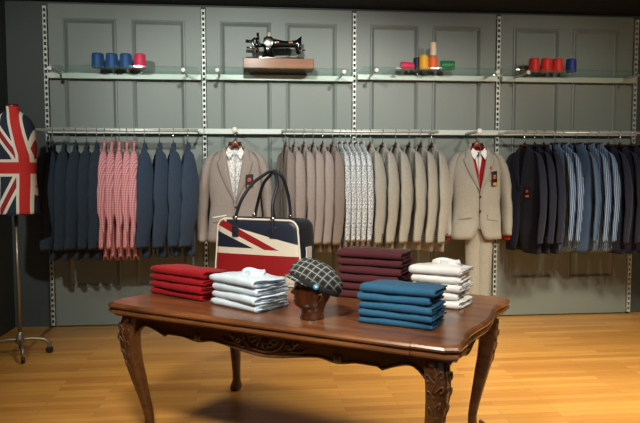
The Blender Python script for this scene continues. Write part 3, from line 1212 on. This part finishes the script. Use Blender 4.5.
INS = .095
ZA = TZ - .062
def bump(u, c, w_):
    d = abs(u - c) / w_
    return 0 if d >= 1 else (1 + math.cos(PI * d)) / 2
def scallop(u):
    d = .070
    d += .034 * bump(u, .5, .20)
    d += .014 * bump(u, .265, .06) + .014 * bump(u, .735, .06)
    e = min(u, 1 - u)
    if e < .145:
        q = e / .145
        d = .046 + .036 * (2 * abs(q - .45)) ** 1.4 if q > .45 else .046 + .10 * ((.45 - q) / .45) ** 2
    return d
def apron(name, a, b, nrm, shell=True):
    a, b, nrm = Vector(a), Vector(b), Vector(nrm)
    K = 80
    top, bot, topb, botb, bead = [], [], [], [], []
    for i in range(K + 1):
        u = i / K
        p = a + (b - a) * u
        d = scallop(u)
        top.append(p + Vector((0, 0, ZA)))
        bot.append(p + Vector((0, 0, ZA - d)))
        botb.append(p - nrm * .022 + Vector((0, 0, ZA - d)))
        topb.append(p - nrm * .022 + Vector((0, 0, ZA)))
        bead.append(p + nrm * .001 + Vector((0, 0, ZA - d + .003)))
    bm = bmesh.new()
    loft(bm, list(map(list, zip(top, bot, botb, topb))))
    ap = link(name, bm, MT['table'], table, smooth=False)
    bm = bmesh.new()
    tube(bm, bead, .0065, 8)
    link('edge_moulding', bm, MT['carving'], ap)
    c = a + (b - a) * .5
    ux = (b - a).normalized()
    if shell:
        bm = bmesh.new()
        def P(x, z, o=.004):
            return c + ux * x + nrm * o + Vector((0, 0, ZA - .012 + z))
        for r_ in (.030, .045, .062):
            tube(bm, [P(1.7 * r_ * math.cos(q), -r_ * 1.15 * math.sin(q)) for q in (PI * k / 16 for k in range(17))], .0045, 6)
        for k in range(7):
            q = PI * (k + .5) / 7
            tube(bm, [P(.02 * math.cos(q), -.012 * math.sin(q)), P(.07 * math.cos(q), -.05 * math.sin(q), .007)], [.003, .006], 6)
        for s in (-1, 1):
            pts = [P(s * (.12 + .055 * k / 14 + .018 * math.cos(4.5 * k / 14 * PI) * (1 - k / 14)), -.042 + .030 * k / 14 + .016 * math.sin(4.5 * k / 14 * PI) * (1 - k / 14)) for k in range(15)]
            tube(bm, smooth_path(pts, 2), .006, 6)
            tube(bm, [P(s * .10, -.064), P(s * .15, -.05), P(s * .19, -.05), P(s * .215, -.03)], [.006, .005, .005, .003], 6)
        link('shell_carving', bm, MT['carving'], ap)
    for u in (.265, .735):
        bm = bmesh.new()
        p = a + (b - a) * u + nrm * .003
        for k in (-1, 0, 1):
            ell(bm, p + ux * .012 * k + Vector((0, 0, ZA - .070 + .006 * abs(k))), (.008, .008, .018))
        link('leaf_carving', bm, MT['carving'], ap)
x0, x1, y0, y1 = INS, TL - INS, INS, TD - INS
apron('front_apron', (x0, y0 - .018, 0), (x1, y0 - .018, 0), (0, -1, 0))
apron('back_apron', (x0, y1 + .018, 0), (x1, y1 + .018, 0), (0, 1, 0))
apron('side_apron', (x1 + .018, y0, 0), (x1 + .018, y1, 0), (1, 0, 0))
apron('side_apron', (x0 - .018, y0, 0), (x0 - .018, y1, 0), (-1, 0, 0))

LEG = [(ZA, .0, .046), (.60, .008, .047), (.54, .016, .046), (.48, .014, .043), (.40, .004, .038), (.32, -.010, .034), (.24, -.024, .028), (.17, -.036, .024), (.11, -.044, .021), (.07, -.044, .021), (.045, -.038, .028), (.022, -.028, .032), (.006, -.022, .031), (0, -.022, .027)]
def leg(cx, cy, sx, sy):
    rings = []
    zs = [LEG[0][0] * (1 - k / 40) for k in range(41)]
    for z in zs:
        o, hw = interp(LEG, z)
        rg = []
        for k in range(20):
            q = 2 * PI * k / 20
            c, s = sgnpow(math.cos(q), .62), sgnpow(math.sin(q), .62)
            rg.append(Vector((cx + sx * o + hw * c, cy + sy * o + hw * s, z)))
        rings.append(rg)
    bm = bmesh.new()
    loft(bm, rings)
    lg = link('leg', bm, MT['table'], table)
    # acanthus carving on the knee, on the two outward faces
    bm = bmesh.new()
    for axis in (0, 1):
        def P(tt, z, off=0.0):
            o, hw = interp(LEG, z)
            if axis == 0:
                return Vector((cx + sx * (o + hw + off), cy + sy * (o + tt * hw), z))
            return Vector((cx + sx * (o + tt * hw), cy + sy * (o + hw + off), z))
        tube(bm, smooth_path([P(.25 * math.sin(k * .9), .615 - .26 * k / 12, .0005) for k in range(13)], 2), [.0042 - .00012 * k for k in range(25)], 6)
        for z, r_, s in ((.590, .70, 1), (.572, .62, -1), (.535, .66, 1), (.512, .60, -1), (.470, .5, 1), (.445, .45, -1), (.410, .35, 1)):
            pts = [P(0, z - .026), P(s * r_ * .5, z - .008, .001), P(s * r_, z + .004, .001), P(s * r_ * 1.1, z - .014, .0005), P(s * r_ * .75, z - .022, 0)]
            tube(bm, smooth_path(pts, 3), .0032, 6)
        ell(bm, P(0, .618, -.004), (.018, .018, .016))
    link('acanthus_carving', bm, MT['carving'], lg)
    bm = bmesh.new()
    tube(bm, smooth_path([(cx - sx * .012, cy - sy * .012, .075), (cx + sx * .004, cy + sy * .004, .055), (cx + sx * .010, cy + sy * .010, .030), (cx - sx * .004, cy - sy * .004, .020)], 4), .010, 8)
    link('scroll_toe', bm, MT['carving'], lg)
for (cx, cy, sx, sy) in ((x0, y0, -1, -1), (x1, y0, 1, -1), (x1, y1, 1, 1), (x0, y1, -1, 1)):
    leg(cx, cy, sx, sy)

# ------------------------------------------------------------------ folded shirts
def folded_shirt(loc, rz, w_, d, h, m, label, group, seed, top=False, mcol=None):
    rng = random.Random(seed)
    t = thing('folded_shirt', label, 'folded shirt', loc, rz, group)
    ph = [rng.uniform(0, 6.28) for _ in range(4)]
    r = h / 2
    th = h * .26
    # outer layer: hairpin section (y,z), fold at the front (y=0)
    def path(off):
        pts = []
        pts.append((d * .98, off))
        for k in range(7):
            pts.append((d * .98 - (d * .98 - r) * (k + 1) / 7, off))
        for k in range(1, 10):
            q = -PI / 2 - PI * k / 9
            pts.append((r + (r - off) * math.cos(q), r + (r - off) * math.sin(q)))
        for k in range(8):
            pts.append((r + (d * .96 - r) * (k + 1) / 8, h - off))
        return pts
    A, B = path(0), path(th)
    sec = A + B[::-1]
    rings = []
    K = 22
    for i in range(K + 1):
        u = i / K
        x = w_ * u
        e = min(u, 1 - u)
        rg = []
        sag = 0
        for (y, z) in sec:
            up = z / h
            dz = (.0016 * math.sin(6 * u + ph[0]) + .0008 * math.sin(17 * u + 40 * y + ph[1])) * up
            if top and z > h * .5:
                dz += .002 * math.sin(25 * y + 9 * u + ph[2]) * min(1, y / .05) - .35 * h * max(0, (y - r) / (d - r)) * (z - h * .5) / (h * .5)
                if mcol is not None:
                    dz += .026 * math.exp(-((x - w_ * .60) / (w_ * .26)) ** 2 - ((y - d * .52) / (d * .34)) ** 2) * (1 + .18 * math.sin(50 * x + 30 * y + ph[0]))
            dy = .0025 * math.sin(5 * u + ph[3]) + .0008 * math.sin(23 * u + ph[1])
            # ends are pinched rounder
            rr = 0 if e > .04 else (.04 - e) / .04
            dz -= rr ** 2 * .006 * (up - .3)
            dx = .006 * math.sin(60 * y + ph[2]) * (1 if u > .99 or u < .01 else 0)
            rg.append(Vector((x + dx, y + dy, max(0.0005, z + dz))))
        rings.append(rg)
    bm = bmesh.new()
    loft(bm, rings)
    link('outer_fold', bm, m, t)
    # inner layers seen at the open ends
    for k, zc in enumerate((.37, .63)):
        rings = []
        hz = h * .105
        xi0, xi1 = .004 + rng.uniform(-.004, .006), w_ - .004 + rng.uniform(-.008, .010)
        for i in range(17):
            u = i / 16
            x = xi0 + (xi1 - xi0) * u
            rg = []
            for (y, z) in ((.012, zc * h - hz), (d * .5, zc * h - hz), (d - .006, zc * h - hz), (d - .002, zc * h), (d - .006, zc * h + hz), (d * .5, zc * h + hz), (.012, zc * h + hz), (.008, zc * h)):
                rg.append(Vector((x + .008 * math.sin(30 * y + ph[k]) * (abs(u - .5) * 2) ** 4, y, z + .002 * math.sin(12 * u + ph[k] + 20 * y))))
            rings.append(rg)
        bm = bmesh.new()
        loft(bm, rings)
        link('inner_fold', bm, m, t)
    if top and mcol is not None:
        # soft collar: an open band standing on the mound of the top shirt
        cx, cy = w_ * .60, d * .52
        rings = []
        for k in range(25):
            q = -PI * .42 + 2 * PI * .92 * k / 24
            c, s_ = math.cos(q), math.sin(q)
            zb = h + .012 + .004 * math.sin(3 * q + ph[0])
            jj = 1 + .06 * math.sin(5 * q + ph[1])
            rings.append([Vector((cx + .074 * jj * c, cy + .050 * jj * s_, zb - .016)), Vector((cx + .064 * c, cy + .042 * s_, zb + .012)),
                          Vector((cx + .059 * c, cy + .038 * s_, zb + .012)), Vector((cx + .050 * c, cy + .030 * s_, zb - .004))])
        bm = bmesh.new()
        loft(bm, rings)
        link('collar', bm, mcol, t)
    return t

def stack(x, y, rot, w_, d, hts, m, colour, where, top_collar=False, jit=.006, seed=1):
    rng = random.Random(seed)
    z = TZ + .0005
    n = len(hts)
    for i, h in enumerate(hts):
        lv = 'topmost' if i == n - 1 else ('bottom' if i == 0 else ORD[i] + ' from bottom')
        jx, jy = rng.uniform(-jit, jit), rng.uniform(-jit, jit)
        p = tw(x + jx, y + jy, z)
        folded_shirt(p, TA + rot + R(rng.uniform(-1.5, 1.5)), w_ + rng.uniform(-.006, .006), d, h, m, '%s %s folded shirt in the stack %s' % (lv, colour, where),
                     'folded %s shirts %s' % (colour, where), seed * 20 + i, top=(i == n - 1), mcol=m if top_collar else None)
        z += h + .0028
stack(.025, .285, R(-9), .385, .18, [.032, .034, .034, .037], MT['red_cloth'], 'red', 'at the table\'s left end', seed=3)
stack(.478, .205, R(-15), 0.305, .215, [.033, .035, .035, .038], MT['pale_blue'], 'pale blue', 'before the flag bag', True, seed=5)
stack(.935, .640, R(2), .335, .22, [.037, .038, .038, .038, .039, .041], MT['maroon'], 'maroon', 'behind the capped head', seed=7)
stack(1.328, .630, R(-2), .238, .20, [.034, .035, .035, .036, .039], MT['white'], 'white', 'at the table\'s back right', True, jit=.008, seed=9)
stack(1.247, .188, R(0), .318, .20, [.028, .028, .031, .032, .035], MT['steel_blue'], 'steel blue', 'at the table\'s front right', seed=11)

# ------------------------------------------------------------------ mannequin head with plaid cap
HEADP = tw(1.037, .181, TZ + .0005)
HR = R(3)
t = thing('mannequin_head', 'dark polished wooden mannequin head facing left on the table', 'mannequin head', HEADP, HR)
HP = [  # z, front, back, half width, nose extra
    (0.000, -.052, .054, .052, 0), (.006, -.050, .053, .051, 0), (.022, -.045, .050, .046, 0), (.038, -.045, .053, .046, 0), (.050, -.060, .057, .052, 0), (.058, -.072, .060, .056, 0),
    (.066, -.077, .064, .060, 0), (.076, -.077, .070, .063, .003), (.083, -.075, .074, .064, .007), (.089, -.074, .078, .065, .001), (.095, -.075, .080, .066, .007), (.103, -.074, .084, .067, .003),
    (.110, -.074, .088, .068, .016), (.118, -.073, .091, .069, .020), (.128, -.071, .095, .070, .013), (.140, -.070, .099, .071, .007), (.152, -.074, .101, .072, .002), (.166, -.075, .103, .073, 0),
    (.180, -.066, .094, .066, 0), (.196, -.054, .082, .057, 0), (.208, -.038, .066, .044, 0), (.216, -.016, .044, .026, 0), (.219, .008, .020, .008, 0)]
rings = []
for z, fr, bk, wy, nz in HP:
    cx = (fr + bk) / 2
    lx = (bk - fr) / 2
    rg = []
    for k in range(40):
        q = 2 * PI * k / 40
        x = cx + lx * sgnpow(math.cos(q), .95)
        y = wy * sgnpow(math.sin(q), .95)
        dq = abs(q - PI)
        if nz:
            wn = .16 if z > .105 else .38
            x -= nz * math.exp(-(dq / wn) ** 2)
        if .130 < z < .150:   # eye sockets
            x += .008 * math.exp(-((dq - .48) / .17) ** 2)
        rg.append(Vector((x, y, z)))
    rings.append(rg)
bm = bmesh.new()
loft(bm, rings)
link('head', bm, MT['head'], t)
for s in (-1, 1):
    bm = bmesh.new()
    tube(bm, smooth_path([(.020, s * .066, .082), (.027, s * .074, .092), (.033, s * .077, .104), (.027, s * .076, .116), (.016, s * .072, .112), (.015, s * .069, .096)], 4), .006, 8)
    link('ear', bm, MT['head'], t)

t = thing('flat_cap', 'charcoal and white plaid flat cap with blue badge on the wooden head', 'cap', HEADP, HR)
TILT = R(24)
def cp(a, y, hgt):
    """cap frame: a along the rim from the front, hgt square to it"""
    c, s = math.cos(TILT), math.sin(TILT)
    ox, oz = -.092, .203
    return Vector((ox + a * c + hgt * s, y, oz - a * s + hgt * c))
rings = []
for hgt, a0, a1, wy in ((-.004, .000, .232, .084), (.008, -.006, .238, .089), (.022, -.006, .238, .092), (.040, .002, .230, .090), (.058, .016, .212, .082), (.075, .034, .182, .066), (.086, .052, .150, .044), (.090, .075, .115, .018)):
    c, l = (a0 + a1) / 2, (a1 - a0) / 2
    rings.append([cp(c + l * math.cos(q), wy * math.sin(q), hgt) + Vector((0, 0, .002 * math.sin(5 * q) + .002 * math.sin(11 * q))) for q in (2 * PI * k / 36 for k in range(36))])
bm = bmesh.new()
vs = loft(bm, rings, True, False)
bm.faces.new(vs[-1])
o = link('crown', bm, MT['plaid'], t)
rings = []
for hgt, ex_ in ((.006, -.003), (-.020, -.003), (-.020, .002), (-.018, .004), (.004, .004), (.006, 0)):
    rings.append([cp(.116 + (.115 + ex_) * math.cos(q), (.084 + ex_) * math.sin(q), hgt) for q in (2 * PI * k / 36 for k in range(36))])
bm = bmesh.new()
loft(bm, rings, True, False)
link('band', bm, MT['cap_band'], t)
rings = []
for k in range(15):
    q = PI * .62 + PI * .76 * k / 14
    ins = Vector(cp(.116 + .112 * math.cos(q), .082 * math.sin(q), -.006))
    out = Vector(cp(.116 + .112 * math.cos(q) - .022 * math.sin(PI * k / 14) , .088 * math.sin(q), -.024))
    up_ = Vector((0, 0, .004))
    rings.append([ins, out, out + up_, ins + up_])
bm = bmesh.new()
loft(bm, rings)
link('brim', bm, MT['plaid'], t)
bm = bmesh.new()
pb = cp(.110, -.085, -.008)
cyl(bm, pb, pb + Vector((0, -.010, .001)), .012, 18, None, .003)
b_ = link('badge', bm, MT['blue_button'], t)
b_['label'] = 'round blue badge'
bm = bmesh.new()
cyl(bm, pb + Vector((0, -.010, .001)), pb + Vector((0, -.0115, .0015)), .005, 12)
link('badge_centre', bm, MT['white_card'], b_)

# ------------------------------------------------------------------ flag bag
t = thing('weekend_bag', 'navy leather weekend bag with red, white and blue flag front on the table', 'bag', tw(.380, .850, TZ + .004), TA + R(4))
BWB, BWT, BH = .280, .258, .365
def bag_outline(sc_=1.0, rt=.055, rb=.035, n=8):
    pts = []
    def corner(cx, cz, r, a0):
        for k in range(n + 1):
            q = a0 + PI / 2 * k / n
            pts.append((cx + r * math.cos(q), cz + r * math.sin(q)))
    corner(BWB - rb, rb, rb, -PI / 2)
    corner(BWT - rt, BH - rt, rt, 0)
    corner(-BWT + rt, BH - rt, rt, PI / 2)
    corner(-BWB + rb, rb, rb, PI)
    m_ = []
    for i, (x, z) in enumerate(pts):
        x2, z2 = pts[(i + 1) % len(pts)]
        for k in range(3):
            m_.append((x + (x2 - x) * k / 3, z + (z2 - z) * k / 3))
    return [(x * sc_, BH / 2 + (z - BH / 2) * sc_) for x, z in m_]
rings = []
for y, s_ in ((-.100, .975), (-.096, .99), (-.06, 1.0), (0, 1.003), (.06, 1.0), (.096, .99), (.100, .975)):
    rings.append([Vector((x, y, z)) for x, z in bag_outline(s_)])
bm = bmesh.new(); loft(bm, rings); link('body', bm, MT['leather'], t)
rings = []
for s_, y in ((.975, -.098), (.97, -.104), (.9, -.109), (.7, -.114), (.4, -.117), (.1, -.118)):
    rings.append([Vector((x, y, z)) for x, z in bag_outline(s_)])
bm = bmesh.new(); loft(bm, rings); link('front_panel', bm, MT['bag_flag'], t)
for y in (-.101,):
    bm = bmesh.new(); tube(bm, [(x, y, z) for x, z in bag_outline(.985)], .0058, 8, True); link('piping', bm, MT['piping'], t)
bm = bmesh.new(); box(bm, (-.185, -.006, BH - .001), (.21, .006, BH + .0035), .001); link('zip', bm, MT['black_plastic'], t, smooth=False)
for y, lean, ap_, col in ((-.118, .055, .630, 0), (.108, .04, .632, 1)):
    pts = [(-.130, y, .285), (-.128, y, .365), (-.095, y * .9, .47), (-.045, y * .6, .56), (.0 + lean * .3, y * .4, .61), (lean, y * .3, ap_), (lean + .04, y * .4, .608), (lean + .058, y * .6, .55), (.105, y * .9, .46), (.108, y, .365), (.108, y, .285)]
    bm = bmesh.new(); tube(bm, smooth_path(pts, 5), .0095, 10)
    hd = link('handle', bm, MT['leather'], t)
    for xx in (-.130, .108):
        bm = bmesh.new()
        yy = (min(y, -.113), y + .012) if y < 0 else (y - .010, y + .004)
        box(bm, (xx - .020, min(yy) - .006, .262), (xx + .020, max(yy), .325), .004)
        link('handle_tab', bm, MT['leather'], hd, smooth=False)
        bm = bmesh.new()
        cyl(bm, (xx, y - .010, .372), (xx, y + .010, .372), .0115, 10)
        link('handle_ring', bm, MT['chrome'], hd)
bm = bmesh.new(); box(bm, (.280, -.055, .13), (.285, .015, .215), .001)
o = link('luggage_tag', bm, MT['white_card'], t, smooth=False)
o['label'] = 'white card tag at the side'

# ------------------------------------------------------------------ dress form on castors
FX, FY = .025, -.82
t = thing('dress_form', 'dress form in a red, white and blue flag top on a castor stand', 'dress form', (FX, FY, 0), R(0))
FR = [(1.795, .046, .046), (1.775, .047, .047), (1.755, .056, .052), (1.735, .086, .064), (1.705, .122, .080), (1.66, .142, .096), (1.60, .150, .108), (1.52, .152, .120), (1.44, .150, .122), (1.34, .142, .112), (1.26, .144, .114), (1.18, .152, .124), (1.10, .158, .132), (1.035, .160, .134)]
rings = []
for i in range(46):
    z = 1.795 - .76 * i / 45
    a, b = interp(FR, z)
    rings.append([Vector((a * sgnpow(math.cos(q), .9), b * sgnpow(math.sin(q), .9), z)) for q in (2 * PI * k / 40 for k in range(40))])
bm = bmesh.new(); loft(bm, rings); link('torso', bm, MT['form_flag'], t)
bm = bmesh.new(); cyl(bm, (0, 0, 1.795), (0, 0, 1.812), .046, 24, .040, .004); link('neck_cap', bm, MT['hanger'], t)
bm = bmesh.new(); cyl(bm, (0, 0, 1.03), (0, 0, 1.037), .150, 28); link('bottom_plate', bm, MT['black_plastic'], t)
bm = bmesh.new(); tube(bm, [(0, 0, .12), (0, 0, 1.03)], .0125, 14); link('pole', bm, MT['pole'], t)
bm = bmesh.new()
rings = []
for z, r_ in ((.085, .022), (.10, .034), (.125, .032), (.15, .020), (.175, .016)):
    rings.append([Vector((r_ * math.cos(q), r_ * math.sin(q), z)) for q in (2 * PI * k / 18 for k in range(18))])
loft(bm, rings); link('hub', bm, MT['pole'], t)
for ang in (12, -66, 188, 110):
    c, s = math.cos(R(ang)), math.sin(R(ang))
    L_ = .195 if ang != -66 else .225
    bm = bmesh.new()
    tube(bm, smooth_path([(.02 * c, .02 * s, .115), (L_ * .4 * c, L_ * .4 * s, .118), (L_ * .8 * c, L_ * .8 * s, .105), (L_ * c, L_ * s, .075), (L_ * c, L_ * s, .055)], 4), .013, 10)
    lg = link('leg', bm, MT['pole'], t)
    bm = bmesh.new()
    cc = Vector((L_ * c, L_ * s, .027))
    dd = Vector((-s, c, 0)) * .012
    cyl(bm, cc - dd, cc + dd, .026, 18, None, .004)
    link('castor', bm, MT['rubber'], lg)
    bm = bmesh.new()
    box(bm, (cc.x - .014, cc.y - .014, .050), (cc.x + .014, cc.y + .014, .062), .003)
    link('castor_housing', bm, MT['chrome'], lg, smooth=False)
